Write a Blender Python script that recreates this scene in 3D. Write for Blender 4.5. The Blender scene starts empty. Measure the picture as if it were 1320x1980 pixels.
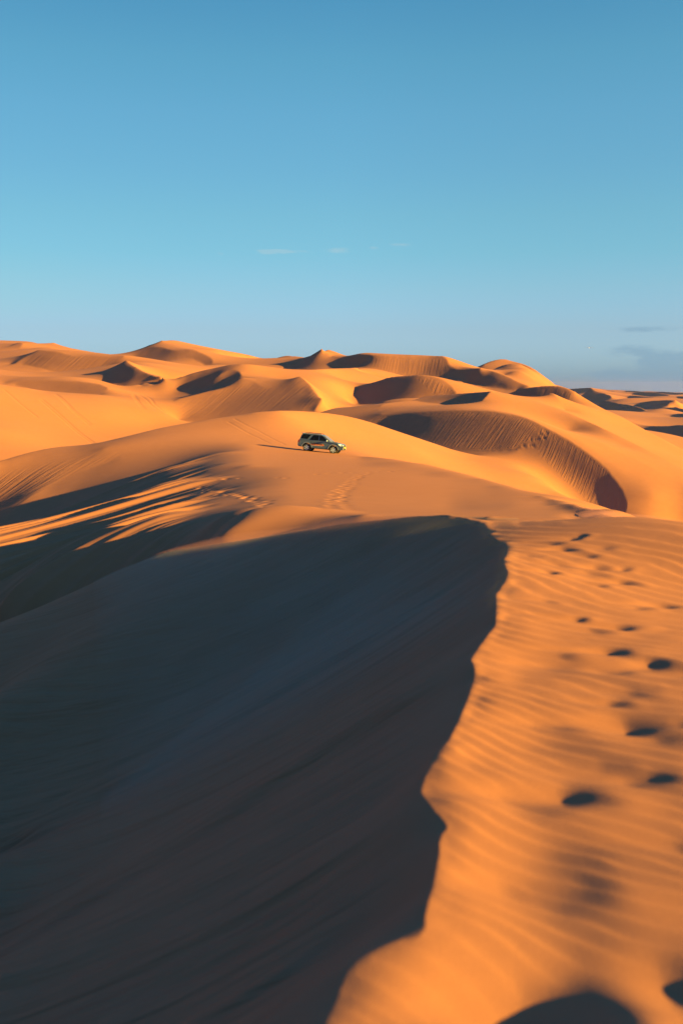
# Desert dunes at low sun with a grey four wheel drive car on a saddle.
import bpy, bmesh, math, random
import numpy as np
from mathutils import Vector, Matrix, noise as mnoise

sc = bpy.context.scene
RNG = np.random.default_rng(7)
random.seed(7)

# ------------------------------------------------------------------ camera model (photo pixels, 1320 x 1980)
F_PX = 1925.0
V_EYE = 745.0
PITCH = math.atan((990 - V_EYE) / F_PX)
CP, SP = math.cos(PITCH), math.sin(PITCH)

def ray(u, v):
    cx = (np.asarray(u, float) - 660) / F_PX
    cy = (990 - np.asarray(v, float)) / F_PX
    dy = CP + cy * SP
    dz = -SP + cy * CP
    return np.arctan2(cx, dy), dz / np.hypot(cx, dy)          # azimuth, slope of the sight line

def at(u, v, r):
    """world point on the sight line of a photo pixel, r metres away (horizontally)"""
    th, s = ray(u, v)
    return np.array([r * np.sin(th), r * np.cos(th), r * s])

# ------------------------------------------------------------------ the dune field: lines with their own distances
CON = []      # (theta, rho, s, weight, crease)

def dens(pts, step=3.0):
    """sample a polyline given as (u, v, r) densely, r interpolated in log"""
    p = np.array(pts, float)
    out = []
    for a, b in zip(p[:-1], p[1:]):
        n = max(2, int(np.hypot(*(b[:2] - a[:2])) / step) + 1)
        t = np.linspace(0, 1, n, endpoint=False)[:, None]
        q = a + (b - a) * t
        q[:, 2] = np.exp(np.log(a[2]) + (np.log(b[2]) - np.log(a[2])) * t[:, 0])
        out.append(q)
    out.append(p[-1:])
    return np.concatenate(out)

def smooth_line(pts, n=6):
    """Catmull-Rom through the traced points"""
    p = np.array(pts, float)
    p[:, 2] = np.log(p[:, 2])
    if len(p) < 3:
        q = p
    else:
        e = np.vstack([2 * p[0] - p[1], p, 2 * p[-1] - p[-2]])
        q = []
        for i in range(len(p) - 1):
            p0, p1, p2, p3 = e[i], e[i + 1], e[i + 2], e[i + 3]
            for t in np.linspace(0, 1, n, endpoint=False):
                q.append(0.5 * ((2 * p1) + (-p0 + p2) * t + (2 * p0 - 5 * p1 + 4 * p2 - p3) * t * t
                                + (-p0 + 3 * p1 - 3 * p2 + p3) * t ** 3))
        q.append(p[-1])
        q = np.array(q)
    q = q.copy()
    q[:, 2] = np.exp(q[:, 2])
    return q

def line(pts, crease=0, w=1.0, back=None, curve=True):
    q = dens(smooth_line(pts) if curve else pts)
    th, s = ray(q[:, 0], q[:, 1])
    r = q[:, 2]
    for a, b, c in zip(th, np.log(r), s):
        CON.append((a, b, c, w, crease))
    if back:
        k, sl = back
        for j in (0.33, 0.66, 1.0):
            r2 = r * (1 + k * j)
            z2 = r * s + s * k * j * r - sl * k * r * j * j
            for a, b, c in zip(th, np.log(r2), z2 / r2):
                CON.append((a, b, c, w * 0.3, 0))
    return q

def foot(px, brink, m, w=1.0, crease=1, curve=True):
    """foot line of a slip face of slope m falling from a brink: distances follow from the slope"""
    th, s = ray(brink[:, 0], brink[:, 1])
    bx, by, bz = brink[:, 2] * np.sin(th), brink[:, 2] * np.cos(th), brink[:, 2] * s
    pts = []
    for (u, v) in px:
        t, sl = ray(u, v)
        rr = np.linspace(brink[:, 2].min() * 0.5, brink[:, 2].max(), 3000)
        x, y, z = rr * np.sin(t), rr * np.cos(t), rr * sl
        surf = np.max(bz[None] - m * np.hypot(x[:, None] - bx[None], y[:, None] - by[None]), axis=1)
        ok = np.where(surf <= z)[0]
        ok = ok[rr[ok] < brink[:, 2].max()]
        # last crossing: ground above ray further away, below it nearer
        above = surf > z
        if above.any():
            i = np.argmax(above)
            r0 = rr[i]
        else:
            i = np.argmax(surf - z)
            r0 = rr[i]
        pts.append((u, v, r0))
    return line(pts, crease, w, curve=curve)

def pts(*pp, w=0.6):
    for (u, v, r) in pp:
        th, s = ray(u, v)
        CON.append((float(th), math.log(r), float(s), w * 4, 0))

def zpts(*pp, w=0.6):
    """points given as photo column, distance, height"""
    for (u, r, z) in pp:
        th, _ = ray(u, 745)
        CON.append((float(th), math.log(r), z / r, w * 4, 0))

def brink(uv, r0, a, m=0.6, start=0):
    """distances along a brink so that the face below it climbs with slope m towards azimuth a (degrees from +x)"""
    n = len(uv)
    aa = list(a) if hasattr(a, '__len__') else [a] * (n - 1)
    t = [(u - 660) / F_PX for u, v in uv]
    sl = [float(ray(u, v)[1]) for u, v in uv]
    r = [0] * n
    r[start] = r0
    def k(i, ang):
        return m * math.sin(math.radians(ang)) + m * math.cos(math.radians(ang)) * t[i] - sl[i]
    for i in range(start, n - 1):
        r[i + 1] = r[i] * k(i, aa[i]) / k(i + 1, aa[i])
    for i in range(start, 0, -1):
        r[i - 1] = r[i] * k(i, aa[i - 1]) / k(i - 1, aa[i - 1])
    return [(u, v, q) for (u, v), q in zip(uv, r)]

#TERRAIN_BEGIN
# --- foreground: windward side (right) and its crest
for r, z in ((1.3, -1.66), (1.8, -1.63), (2.4, -1.60), (3.2, -1.57), (4.2, -1.55), (5.5, -1.52), (7, -1.50), (8.6, -1.50)):
    zpts(*[(u, r, z + 0.062 * (r * (u - 660) / F_PX - 0.2 * r) * (1 if r < 5 else .3 if r < 6 else -.7)) for u in (1050, 1200, 1400, 1600)])
zpts((1000, 1.3, -1.64), (900, 1.5, -1.6), (950, 2.2, -1.58))
def zr(u, v, z):
    return (u, v, z / float(ray(u, v)[1]))
CREST = [(560, 2250, -1.64), (600, 2100, -1.62), (627, 1977, -1.61), (648, 1923, -1.60), (661, 1888, -1.595), (682, 1854, -1.59), (750, 1820, -1.575), (800, 1810, -1.565), (820, 1795, -1.56),
         (824, 1758, -1.555), (836, 1707, -1.55), (847, 1652, -1.545), (851, 1614, -1.54), (864, 1594, -1.537), (838, 1563, -1.535), (824, 1542, -1.535), (813, 1516, -1.53), (828, 1482, -1.525), (841, 1457, -1.52),
         (862, 1436, -1.515), (887, 1389, -1.51), (904, 1347, -1.505), (917, 1300, -1.5), (911, 1272, -1.5), (934, 1240, -1.495), (955, 1211, -1.49), (958, 1188, -1.487), (958, 1150, -1.485), (974, 1127, -1.483), (980, 1104, -1.483),
         (973, 1087, -1.486), (978, 1067, -1.49), (974, 1049, -1.495), (946, 1038, -1.505), (936, 1016, -1.525), (905, 1003, -1.555), (890, 1000, -1.56)]
crest0 = line([zr(*c) for c in CREST], 1)
crest1 = line([zr(890, 1000, -1.56), (850, 996, 12.2), (740, 1004, 13), (620, 1020, 14), (500, 1040, 15.5), (420, 1052, 16.6), (340, 1063, 18)], 1,
      back=(0.05, 0.22))
line([(340, 1063, 18), (290, 1080, 18.8), (230, 1104, 19.8), (110, 1160, 22), (0, 1210, 24), (-120, 1262, 26)], 1, w=0.4, back=(0.12, 0.3))
# slip face of the foreground dune, falling to the left
for (u0, v0, r, m, us) in ((980, 1075, 9, .60, (880, 760, 600, 400, 200, 0, -150)), (950, 1210, 6.2, .61, (850, 700, 500, 300, 100, -100)),
                           (838, 1490, 4.0, .62, (740, 600, 400, 200, 0, -120)), (845, 1700, 3.05, .62, (740, 600, 400, 200)),
                           (640, 1990, 2.3, .60, (540, 400, 200)), (850, 996, 12.2, .56, (740, 600, 450, 300, 100, -100)),
                           (620, 1020, 14, .52, (500, 380, 200, 0, -100)), (340, 1063, 18, .50, (250, 100, -60))):
    pts(*[(u, v0 + m * (u0 - u), r) for u in us], w=0.3)
# right silhouette of the near ridge
line([(1560, 1050, 9.5), (1440, 1034, 10.2), (1320, 1020, 11.2), (1250, 1010, 12.3), (1190, 1000, 14), (1140, 987, 19), (1100, 975, 26)], 0, w=1)
line([(1100, 975, 26), (1000, 945, 40), (920, 922, 55),
      (850, 905, 70), (780, 892, 82), (720, 884, 90)], 0, w=1)
for (u, v, r) in ((1440, 1034, 10.2), (1320, 1020, 11.2), (1250, 1010, 12.3), (1190, 1000, 14), (1163, 993, 16.5), (1140, 987, 19), (1118, 981, 22.5), (1100, 975, 26), (1070, 968, 30), (1000, 945, 40), (955, 932, 47), (920, 922, 55), (850, 905, 70), (780, 892, 82), (735, 886, 88)):
    xc, yc, zc = at(u, v, r)
    for dx in (.6, 1.2, 2.5, 4.5, 7.5):
        if r < 15 and dx > 3:
            continue
        xx, zz = xc + dx * (.55 if r < 15 else 1), zc - .46 * dx - .012 * dx * dx
        yy = yc + dx * (.8 if r < 15 else .25)
        CON.append((math.atan2(xx, yy), math.log(math.hypot(xx, yy)), zz / math.hypot(xx, yy), .5, 0))
# middle lit plain and saddle
pts((420, 1040, 18.5), (425, 1022, 20), (425, 1003, 24), (430, 980, 30), (440, 955, 37),
    (450, 906, 62), (480, 840, 110), (440, 817, 117), (650, 871, 104), (700, 879, 104))
# yellow slope behind the car, falling right into the bowl
line([(540, 794, 122), (580, 795, 127), (640, 800, 134), (700, 812, 141), (780, 838, 149), (870, 868, 156)], 1, back=(0.05, 0.2))
line([(540, 794, 122), (500, 797, 121), (460, 803, 121), (410, 810, 120), (370, 817, 119), (310, 828, 116), (240, 845, 112), (180, 858, 111), (110, 865, 110), (60, 875, 109), (0, 892, 108), (-120, 925, 106)], 1, back=(0.08, 0.20))
pts((560, 815, 118), (620, 830, 121), (700, 850, 125), (800, 870, 131), (850, 893, 132), (900, 885, 150), (950, 900, 147), (950, 925, 135), (1000, 930, 138), (1000, 900, 153), (1050, 930, 145), (1060, 955, 136), (1100, 962, 138), (1150, 988, 134))
# left flank of the middle ridge
line([(-100, 938, 106.4), (0, 912, 105.9), (90, 893, 105), (160, 878, 104.5), (200, 868, 104.2)], 0, w=.6)
line([(-100, 1060, 91.3), (0, 1005, 94), (60, 960, 97), (100, 940, 98.4), (160, 911, 100), (235, 885, 100.6)], 1, w=.6)
pts((0, 1042, 85), (100, 1004, 85), (200, 962, 85), (300, 922, 85), (400, 880, 85), (400, 907, 65), (300, 950, 65), (200, 996, 65), (100, 1025, 65), (0, 1040, 64), (400, 960, 42), (250, 1028, 42), (120, 1056, 42),
    (0, 1081, 42), (250, 1078, 27), (0, 1186, 28), (330, 905, 92), (200, 945, 92), (100, 985, 92), w=.3)
# bowl rim and its slip face
rim = line(brink([(735, 801), (760, 803), (800, 798), (850, 795), (900, 794), (960, 797), (1020, 810), (1060, 830), (1100, 852), (1140, 880), (1170, 905), (1195, 935), (1208, 960), (1211, 980), (1203, 1005), (1185, 1035)],
                 180, [44, 46, 50, 54, 57, 60, 63, 66, 67, 68, 66, 60, 50, 42, 36], .62, 4), 1)
foot([(720, 850), (780, 858), (830, 866), (870, 870), (940, 873), (1000, 868)], rim, .62)
foot([(1000, 868), (1040, 890), (1075, 920), (1105, 952), (1140, 988)], rim, .61, crease=0)
line([(1040, 812, 180), (1080, 828, 178), (1150, 852, 169), (1200, 876, 164), (1260, 905, 159), (1320, 940, 154), (1440, 1005, 145)], 1)
pts((1320, 1022, 145), (1320, 960, 151), (1260, 960, 149), (1400, 1050, 142), (1260, 1015, 143))
# yellow lip and small dune with a dark lens
line([(733, 796, 194), (732, 790, 198), (745, 781, 203), (795, 775, 213), (830, 779, 208), (880, 781.5, 203), (912, 778, 199), (931, 775, 196)], 1, w=.6)
line([(795, 775, 214), (820, 768, 217), (850, 764, 216), (900, 760.5, 210), (948, 757, 202)], 1, back=(0.04, 0.12))
line([(948, 757, 202), (938, 768, 198), (931, 775, 196)], 1)
line([(948, 757, 202), (985, 762, 212), (1010, 769, 209), (1040, 777, 205), (1095, 797, 197), (1160, 826, 187), (1240, 865, 176), (1320, 905, 166), (1440, 965, 152)], 1, back=(0.08, 0.20))
pts((1000, 790, 193), (1100, 812, 191), (1200, 860, 175), (960, 785, 191), (1100, 830, 187))
# dune with the long yellow flank on the right
brM = line(brink([(985, 761), (1003, 754), (1040, 748), (1075, 747), (1095, 751), (1110, 758)], 306, [40, 52, 57, 62, 70], .6, 2), 1, back=(.05, .12))
foot([(985, 775), (1020, 782), (1060, 792)], brM, .6)
line([(1110, 758, 300), (1160, 788, 292), (1200, 806, 286), (1240, 828, 280), (1320, 870, 268), (1440, 935, 250)], 1, back=(0.08, 0.20))
pts((1120, 795, 270), (1100, 796, 264), (1200, 842, 253), (1320, 900, 239), (1400, 945, 232), (1320, 885, 255), (1200, 825, 270))
line([(1045, 777, 284), (1068, 761, 280), (1092, 793, 268)], 1, w=.5)
# dune K
brK = line(brink([(683, 765), (695, 748), (725, 742), (740, 734), (760, 729), (790, 727), (815, 725.5), (850, 732), (870, 745), (881, 760)], 258, [30, 38, 38, 46, 46, 52, 66, 68, 60], .58, 6), 1)
foot([(684, 784), (720, 787), (760, 780), (800, 773), (838, 764), (870, 765)], brK, .58)
pts((830, 772, 232), (780, 775, 230), (740, 778, 232))
line([(716, 789, 222), (680, 787, 220), (650, 789, 214), (620, 797, 205)], 1, w=.6, back=(.03, .1))
# slip face under the dark peak and the long orange one
brI = line([(550, 712, 420), (575, 702, 422), (587, 692, 426), (600, 688, 424), (622, 675, 420), (628, 682, 418), (640, 689, 415), (660, 691, 410), (680, 689, 405)], 1, curve=False)
brJ = line(brink([(680, 689), (700, 686), (735, 688), (790, 691), (830, 690), (855, 689), (865, 696), (868, 706), (880, 713), (895, 716), (928, 712)], 405, [44, 56, 76, 78, 62, 56, 54, 52, 46, 40], .6), 1)
brJ2 = line(brink([(928, 712), (960, 720), (985, 730), (1010, 742), (1022, 746)], 370, [46, 56, 64, 68], .6), 1, back=(.03, .08))
foot([(550, 714), (600, 715), (640, 712), (690, 711)], brI, .6)
foot([(690, 711), (720, 712), (750, 720), (765, 727), (800, 728), (840, 731), (870, 735), (900, 741)], brJ, .6)
foot([(900, 741), (940, 747), (980, 753), (1000, 755)], brJ2, .6)
line([(628, 680, 424), (635, 677, 432), (655, 683, 434), (668, 688, 430), (690, 690, 425)], 1, back=(0.08, 0.20))
line([(872, 693, 402), (880, 696, 406), (910, 706, 408), (925, 711, 405)], 1, back=(0.08, 0.20))
line([(520, 697, 480), (540, 692, 480), (565, 689, 475), (587, 691, 450)], 1, back=(0.08, 0.20))
# dune C: brown streaked slip face and the plain around it
brC = line(brink([(335, 775), (370, 765), (410, 756), (440, 748), (465, 731), (480, 733), (495, 740), (505, 747), (520, 749), (535, 746), (550, 739), (575, 729), (585, 731), (600, 745), (615, 765), (623, 772)],
                 238, [60, 60, 60, 60, 60, 60, 60, 60, 58, 57, 56, 54, 54, 50, 44], .48, 12), 1)
foot([(345, 812), (380, 816), (430, 815), (500, 810), (560, 806), (604, 798)], brC, .48)
foot([(623, 774), (612, 790), (606, 798)], brC, .6)
line([(250, 746, 275), (300, 740, 274), (345, 731, 272)], 0)
line([(345, 731, 272), (380, 721, 271), (420, 711, 270), (450, 705, 268), (480, 705, 266), (520, 709, 270), (550, 713, 276), (600, 715, 284), (640, 713, 300), (690, 711.5, 330)], 1, back=(0.08, 0.12))
line([(390, 752, 261), (420, 728, 262), (445, 716, 263), (460, 717, 261), (467, 726, 256)], 1, w=.7)
pts((462, 737, 251), (430, 749, 254), (410, 754, 255), (340, 750, 268), (300, 762, 265), (500, 725, 258), (540, 730, 258), (640, 740, 262), (640, 770, 240), (680, 740, 290), (700, 722, 330), (650, 760, 255), (630, 790, 222), (720, 725, 320))
# bright slope on the left
line([(-60, 728, 236), (0, 743, 238), (50, 750, 236), (90, 759, 235), (150, 763, 236), (200, 765, 239), (260, 777, 238), (310, 795, 233), (345, 812, 229)], 0, w=.6)
pts((0, 780, 213), (100, 790, 216), (100, 840, 193), (0, 830, 187), (0, 880, 166), (200, 840, 202), (250, 835, 208), (300, 820, 221), (-80, 800, 197), (200, 800, 219), (100, 865, 181))
brD = line(brink([(8, 741), (30, 738), (70, 736), (110, 736), (160, 739), (195, 744), (209, 751)], 275, 58, .5, 2), 1)
foot([(30, 744), (50, 749), (90, 758), (150, 761.5), (195, 762)], brD, .5)
pts((50, 720, 325), (0, 715, 335), (100, 731, 300), (150, 732, 295), (200, 738, 283), (240, 752, 268), (-60, 705, 330))
# dune F, pyramid G
brF = line(brink([(20, 704), (32, 701), (60, 685), (75, 677), (95, 679), (115, 681), (135, 687), (155, 689), (185, 688), (215, 690), (240, 688)], 395, [40, 44, 48, 52, 56, 58, 60, 60, 60, 60], .58, 3), 1)
foot([(45, 704), (80, 712), (115, 720), (160, 721.5), (192, 720)], brF, .58)
brG = line([(203, 717, 309), (225, 707, 305)] + brink([(245, 697), (252, 704), (265, 711), (280, 720), (300, 728), (320, 733)], 300, [40, 44, 48, 50, 52], .6), 1, curve=False)
foot([(196, 740), (215, 744), (250, 746.5), (290, 743)], brG, .6)
pts((270, 700, 330), (310, 703, 350), (335, 715, 320), (340, 728, 300))
# tall dune H
line([(243, 687.5, 512), (265, 680, 508), (285, 669, 503), (300, 664, 500), (312, 659, 497)], 1, back=(.04, .2))
line([(312, 659, 497), (330, 659, 502), (360, 663, 508), (400, 671, 515), (440, 679, 520), (480, 688, 523), (520, 697, 525), (560, 705, 525)], 1, back=(0.08, 0.20))
brH = line(brink([(258, 694), (275, 685), (290, 676), (297, 672), (310, 671), (322, 674), (340, 678), (370, 676), (390, 683), (408, 692), (412, 700)], 484, [36, 36, 40, 46, 48, 50, 58, 62, 60, 56], .58, 3), 1)
foot([(262, 697), (285, 699), (305, 700), (335, 695), (365, 692), (390, 702), (405, 708)], brH, .6)
line([(370, 671, 490), (400, 674, 488), (420, 678, 486), (434, 689, 480)], 1, w=.5)
pts((330, 666, 488), (450, 690, 470), (420, 705, 400), (380, 708, 400))
# far left skyline
line([(-80, 655, 660), (0, 658, 650), (30, 659, 650), (60, 661, 640), (90, 668, 622), (103, 663, 605), (115, 667, 600), (150, 676, 590), (190, 683, 580), (225, 687.5, 560), (260, 690, 560)], 1, back=(0.08, 0.20))
brS = line([(25, 667, 562), (35, 663, 560), (44, 663.5, 556), (42, 669, 550), (36, 676, 545)], 1, w=.6)
line([(76, 672, 520), (95, 672, 520), (108, 675, 515)], 1, w=.5)
pts((10, 680, 500), (60, 676, 480), (130, 681, 450), (0, 695, 440), (180, 686.5, 420))
# cluster N
line([(934, 705, 456), (945, 700, 459), (960, 696, 461), (975, 695, 462), (990, 699, 460), (1010, 704, 455), (1030, 713, 445), (1050, 727, 435), (1065, 738, 425), (1073, 745, 418), (1080, 749, 415)], 1, back=(.06, .3))
brN = line([(952, 716, 430), (965, 709, 428), (985, 704, 426), (1005, 705, 424)], 1, w=.6)
brN2 = line([(958, 718, 412), (980, 713, 409), (1000, 711, 407), (1020, 715, 405), (1045, 732, 402), (1060, 745, 398)], 1, w=.7)
line([(975, 725, 392), (1003, 718, 394), (1035, 737, 388)], 1, w=.7)
pts((1000, 735, 375), (1020, 744, 370))
# far low plain on the right, with its own dunes
for (u, v, r) in ((1320, 870, 640), (1320, 850, 720), (1250, 845, 650)):
    pts((u, v, r))
def far_dune(br, ft, m=.5, w=.8):
    b = line(br, 1, w, back=(.04, .06))
    foot(ft, b, m, w)
far_dune([(1190, 803, 905), (1220, 815, 885), (1250, 823, 868), (1290, 824, 845), (1320, 822, 828), (1420, 824, 770)], [(1240, 838), (1280, 858), (1320, 872), (1400, 885)], .45)
far_dune([(1155, 784, 1390), (1162, 776, 1380), (1180, 776, 1365), (1200, 781, 1345), (1230, 787, 1312), (1240, 790, 1300), (1253, 797, 1280)], [(1160, 787), (1190, 790), (1215, 794), (1245, 798)], .55)
far_dune([(1130, 762, 1760), (1140, 751, 1740), (1155, 757, 1720), (1178, 764, 1690), (1180, 768, 1680)], [(1133, 770), (1146, 777), (1165, 771), (1176, 769)], .55)
far_dune([(1085, 747, 2180), (1097, 752, 2150), (1120, 751, 2120), (1140, 750, 2080)], [(1100, 755), (1116, 761), (1134, 754)], .5)
far_dune([(1210, 768, 1860), (1213, 765, 1850), (1230, 765.5, 1820), (1262, 769, 1770)], [(1214, 769), (1228, 770.5), (1255, 771)], .4)
far_dune([(1228, 779, 1490), (1262, 775.5, 1440), (1292, 774, 1400), (1304, 775, 1385)], [(1240, 783), (1265, 786), (1290, 782)], .5)
far_dune([(1215, 758, 2330), (1260, 759, 2250), (1290, 763, 2200), (1303, 771, 2140)], [(1225, 762), (1260, 767), (1290, 773)], .4)
far_dune([(1304, 787, 1330), (1320, 791, 1300), (1370, 795, 1220)], [(1306, 790), (1320, 797), (1360, 803)], .5)
far_dune([(1310, 766, 1930), (1340, 768, 1880)], [(1310, 768), (1335, 773)], .5)
far_dune([(1290, 801, 1140), (1330, 800, 1090), (1400, 804, 1020)], [(1300, 805), (1340, 805)], .4)
far_dune([(1170, 753.5, 2900), (1186, 757, 2820)], [(1172, 755.5), (1184, 758)], .5)
far_dune([(1205, 755, 3300), (1225, 756, 3200), (1245, 758, 3100)], [(1210, 757.5), (1240, 760)], .4)
far_dune([(1262, 757, 3400), (1285, 758, 3250), (1320, 760, 3100), (1380, 762, 2900)], [(1270, 759.5), (1320, 763.5)], .4)
pts((1290, 812, 1000), (1220, 802, 1060), (1160, 793, 1150), (1280, 790, 1250), (1330, 780, 1500), (1200, 772, 1600), (1280, 770.5, 1900))
for u in (1080, 1130, 1180, 1230, 1280, 1330, 1400, 1480):
    zpts((u, 5000, -46 + 4 * math.sin(u * .05)), (u, 7500, -60), (u, 11000, -75))
zpts(*[(u, 900 + 300 * k, -32 - 10 * k) for u in (100, 300, 500, 700, 900, 1000) for k in range(3)])
zpts(*[(u, rr, -60) for u in (-150, 0, 200, 400, 600, 800, 1000) for rr in (2500, 5000, 11000)])
zpts((1480, 300, -29), (1480, 450, -32), (1480, 700, -38), (1320, 400, -27), (1320, 520, -33))
for (uu, rs) in ((-210, (1.3, 2, 3, 4.5, 6.5, 9, 12, 15)), (0, (1.3, 1.8, 2.4, 3)), (200, (1.3, 1.8, 2.3)), (400, (1.3, 1.8))):
    for q in rs:
        xx = q * math.sin(float(ray(uu, 745)[0]))
        zpts((uu, q, -1.6 + 0.6 * xx - 0.02 * q))
def patch(us, rows, w=.25):
    """a smooth piece of ground from heights at a few columns and distances"""
    rr_ = [q[0] for q in rows]
    uu = np.arange(min(us), max(us) + 1, 24)
    tab = np.array([np.interp(uu, [u for u, z in zip(us, q[1]) if z is not None], [z for z in q[1] if z is not None]) for q in rows])
    ok = np.array([[any(abs(u - uk) < 75 and z is not None for uk, z in zip(us, q[1])) for u in uu] for q in rows])
    for lr in np.arange(math.log(rr_[0]), math.log(rr_[-1]), .035):
        i = min(np.searchsorted(np.log(rr_), lr, side='right') - 1, len(rr_) - 2)
        f = (lr - math.log(rr_[i])) / math.log(rr_[i + 1] / rr_[i])
        for k, u in enumerate(uu):
            if ok[i, k] and ok[i + 1, k]:
                zpts((u, math.exp(lr), (1 - f) * tab[i, k] + f * tab[i + 1, k]), w=w)
NO = None
patch([560, 650, 760, 880, 1000, 1090, 1140],
      [(12.6, [NO, NO, NO, NO, -1.65, -1.64, -1.66]), (14.2, [NO, NO, NO, -1.87, -1.84, -1.83, -1.87]), (17, [NO, NO, -2.22, -2.2, -2.18, -2.16, -2.2]), (21, [-2.66, -2.63, -2.65, -2.66, -2.62, -2.6, NO]),
       (26, [-3.12, -3.12, -3.15, -3.18, -3.08, -3.08, NO]), (33, [-3.55, -3.58, -3.62, -3.66, -3.6, NO, NO]), (40, [-3.92, -3.96, -4.0, -4.06, NO, NO, NO]), (50, [-4.45, -4.5, -4.55, -4.64, NO, NO, NO]), (62, [-5.0, -5.05, -5.1, NO, NO, NO, NO])])
patch([480, 560, 650, 700],
      [(62, [-4.95, -4.99, -5.05, -5.08]), (70, [-5.2, -5.32, -5.42, -5.47]), (80, [-5.5, -5.7, -5.86, -5.96]), (88, [-5.72, -6.0, -6.22, -6.4]), (95, [-5.82, -6.16, -6.5, -6.72]), (101, [-5.75, -6.22, -6.72, -7.1])])
zpts((1130, 12, -1.61), (1200, 12, -1.61), (1060, 12, -1.61), (1200, 13, -1.72), (1400, 30, -7.5), (1320, 60, -12), (1200, 60, -11), (1480, 60, -13))
#TERRAIN_END

# ------------------------------------------------------------------ smooth surface through the lines, free to fold at creases
TENSION = 7.0
HAZE = 3.5e-5
TH0, TH1 = -0.43, 0.43
RH0, RH1 = math.log(1.25), math.log(12000)

def s_base(rho):
    """slope of the sight line to a plain trend surface the lines depart from"""
    kr = np.log([1, 3, 10, 16, 25, 50, 100, 160, 250, 400, 700, 1500, 12000])
    kz = np.array([-1.7, -1.6, -1.6, -2.1, -3.0, -4.6, -6.5, -7.5, -5, 0, 0, -5, -5])
    g = np.linspace(-1.5, 11, 2001)
    t = np.interp(g, kr, kz)
    k = np.exp(-0.5 * (np.arange(-240, 241) * (g[1] - g[0]) / 0.45) ** 2)
    t = np.convolve(np.pad(t, 240, mode='edge'), k / k.sum(), mode='valid')
    return np.interp(rho, g, t) / np.exp(rho)

def solve(con, levels):
    c = np.array(con, float)
    c[:, 2] -= s_base(c[:, 1])
    prev = None
    for (nt, nr, iters) in levels:
        dt, dr = (TH1 - TH0) / (nt - 1), (RH1 - RH0) / (nr - 1)
        ft = (c[:, 0] - TH0) / dt
        fr = (c[:, 1] - RH0) / dr
        ok = (ft >= 0) & (ft < nt - 1.001) & (fr >= 0) & (fr < nr - 1.001)
        ft, fr, tgt, wt, cre = ft[ok], fr[ok], c[ok, 2], c[ok, 3], c[ok, 4]
        i0, j0 = ft.astype(int), fr.astype(int)
        a, b = ft - i0, fr - j0
        idx = np.stack([i0 * nr + j0, i0 * nr + j0 + 1, (i0 + 1) * nr + j0, (i0 + 1) * nr + j0 + 1])
        cf = np.stack([(1 - a) * (1 - b), (1 - a) * b, a * (1 - b), a * b])
        # crease weights
        W = np.ones((nt, nr), np.float32)
        m = cre > 0
        ii, jj = np.rint(ft[m]).astype(int), np.rint(fr[m]).astype(int)
        np.minimum.at(W, (ii, jj), np.where(cre[m] > 0.9, 0.004, 0.06).astype(np.float32))
        h = math.sqrt(dt * dr)
        ct, cr_, cx = (h / dt) ** 2, (h / dr) ** 2, (h * h / (dt * dr))
        Wt, Wr = W[1:-1, :], W[:, 1:-1]
        Wx = np.minimum(np.minimum(W[1:, 1:], W[:-1, 1:]), np.minimum(W[1:, :-1], W[:-1, :-1]))
        lam = 30.0 * wt
        mt, mr_ = (TENSION * h * h / dt) ** 2, (TENSION * h * h / dr) ** 2
        def A(x):
            y = np.zeros_like(x)
            d = Wt * (ct * ct) * (x[2:, :] - 2 * x[1:-1, :] + x[:-2, :])
            y[2:, :] += d; y[1:-1, :] -= 2 * d; y[:-2, :] += d
            d = Wr * (cr_ * cr_) * (x[:, 2:] - 2 * x[:, 1:-1] + x[:, :-2])
            y[:, 2:] += d; y[:, 1:-1] -= 2 * d; y[:, :-2] += d
            d = Wx * (2 * cx * cx) * (x[1:, 1:] - x[1:, :-1] - x[:-1, 1:] + x[:-1, :-1])
            y[1:, 1:] += d; y[1:, :-1] -= d; y[:-1, 1:] -= d; y[:-1, :-1] += d
            d = mt * (x[1:, :] - x[:-1, :])
            y[1:, :] += d; y[:-1, :] -= d
            d = mr_ * (x[:, 1:] - x[:, :-1])
            y[:, 1:] += d; y[:, :-1] -= d
            xf = x.ravel()
            g = lam * (cf * xf[idx]).sum(0)
            y += np.bincount(idx.ravel(), (cf * g).ravel(), nt * nr).reshape(nt, nr)
            return y
        rhs = np.bincount(idx.ravel(), (cf * (lam * tgt)).ravel(), nt * nr).reshape(nt, nr)
        diag = np.full((nt, nr), 4e-3 + 2 * mt + 2 * mr_)
        diag[2:, :] += Wt * ct * ct; diag[1:-1, :] += 4 * Wt * ct * ct; diag[:-2, :] += Wt * ct * ct
        diag[:, 2:] += Wr * cr_ ** 2; diag[:, 1:-1] += 4 * Wr * cr_ ** 2; diag[:, :-2] += Wr * cr_ ** 2
        d = Wx * 2 * cx * cx
        diag[1:, 1:] += d; diag[1:, :-1] += d; diag[:-1, 1:] += d; diag[:-1, :-1] += d
        diag += np.bincount(idx.ravel(), (cf * cf * lam).ravel(), nt * nr).reshape(nt, nr)
        if prev is None:
            x = np.full((nt, nr), float(np.mean(tgt)))
        else:
            x = resample(prev, nt, nr)
        rres = rhs - A(x)
        z = rres / diag
        p = z.copy()
        rz = float((rres * z).sum())
        for k in range(iters):
            Ap = A(p)
            al = rz / float((p * Ap).sum())
            x += al * p
            rres -= al * Ap
            z = rres / diag
            rz2 = float((rres * z).sum())
            p = z + (rz2 / rz) * p
            rz = rz2
        prev = x
    return prev + s_base(np.linspace(RH0, RH1, prev.shape[1]))[None]

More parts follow.
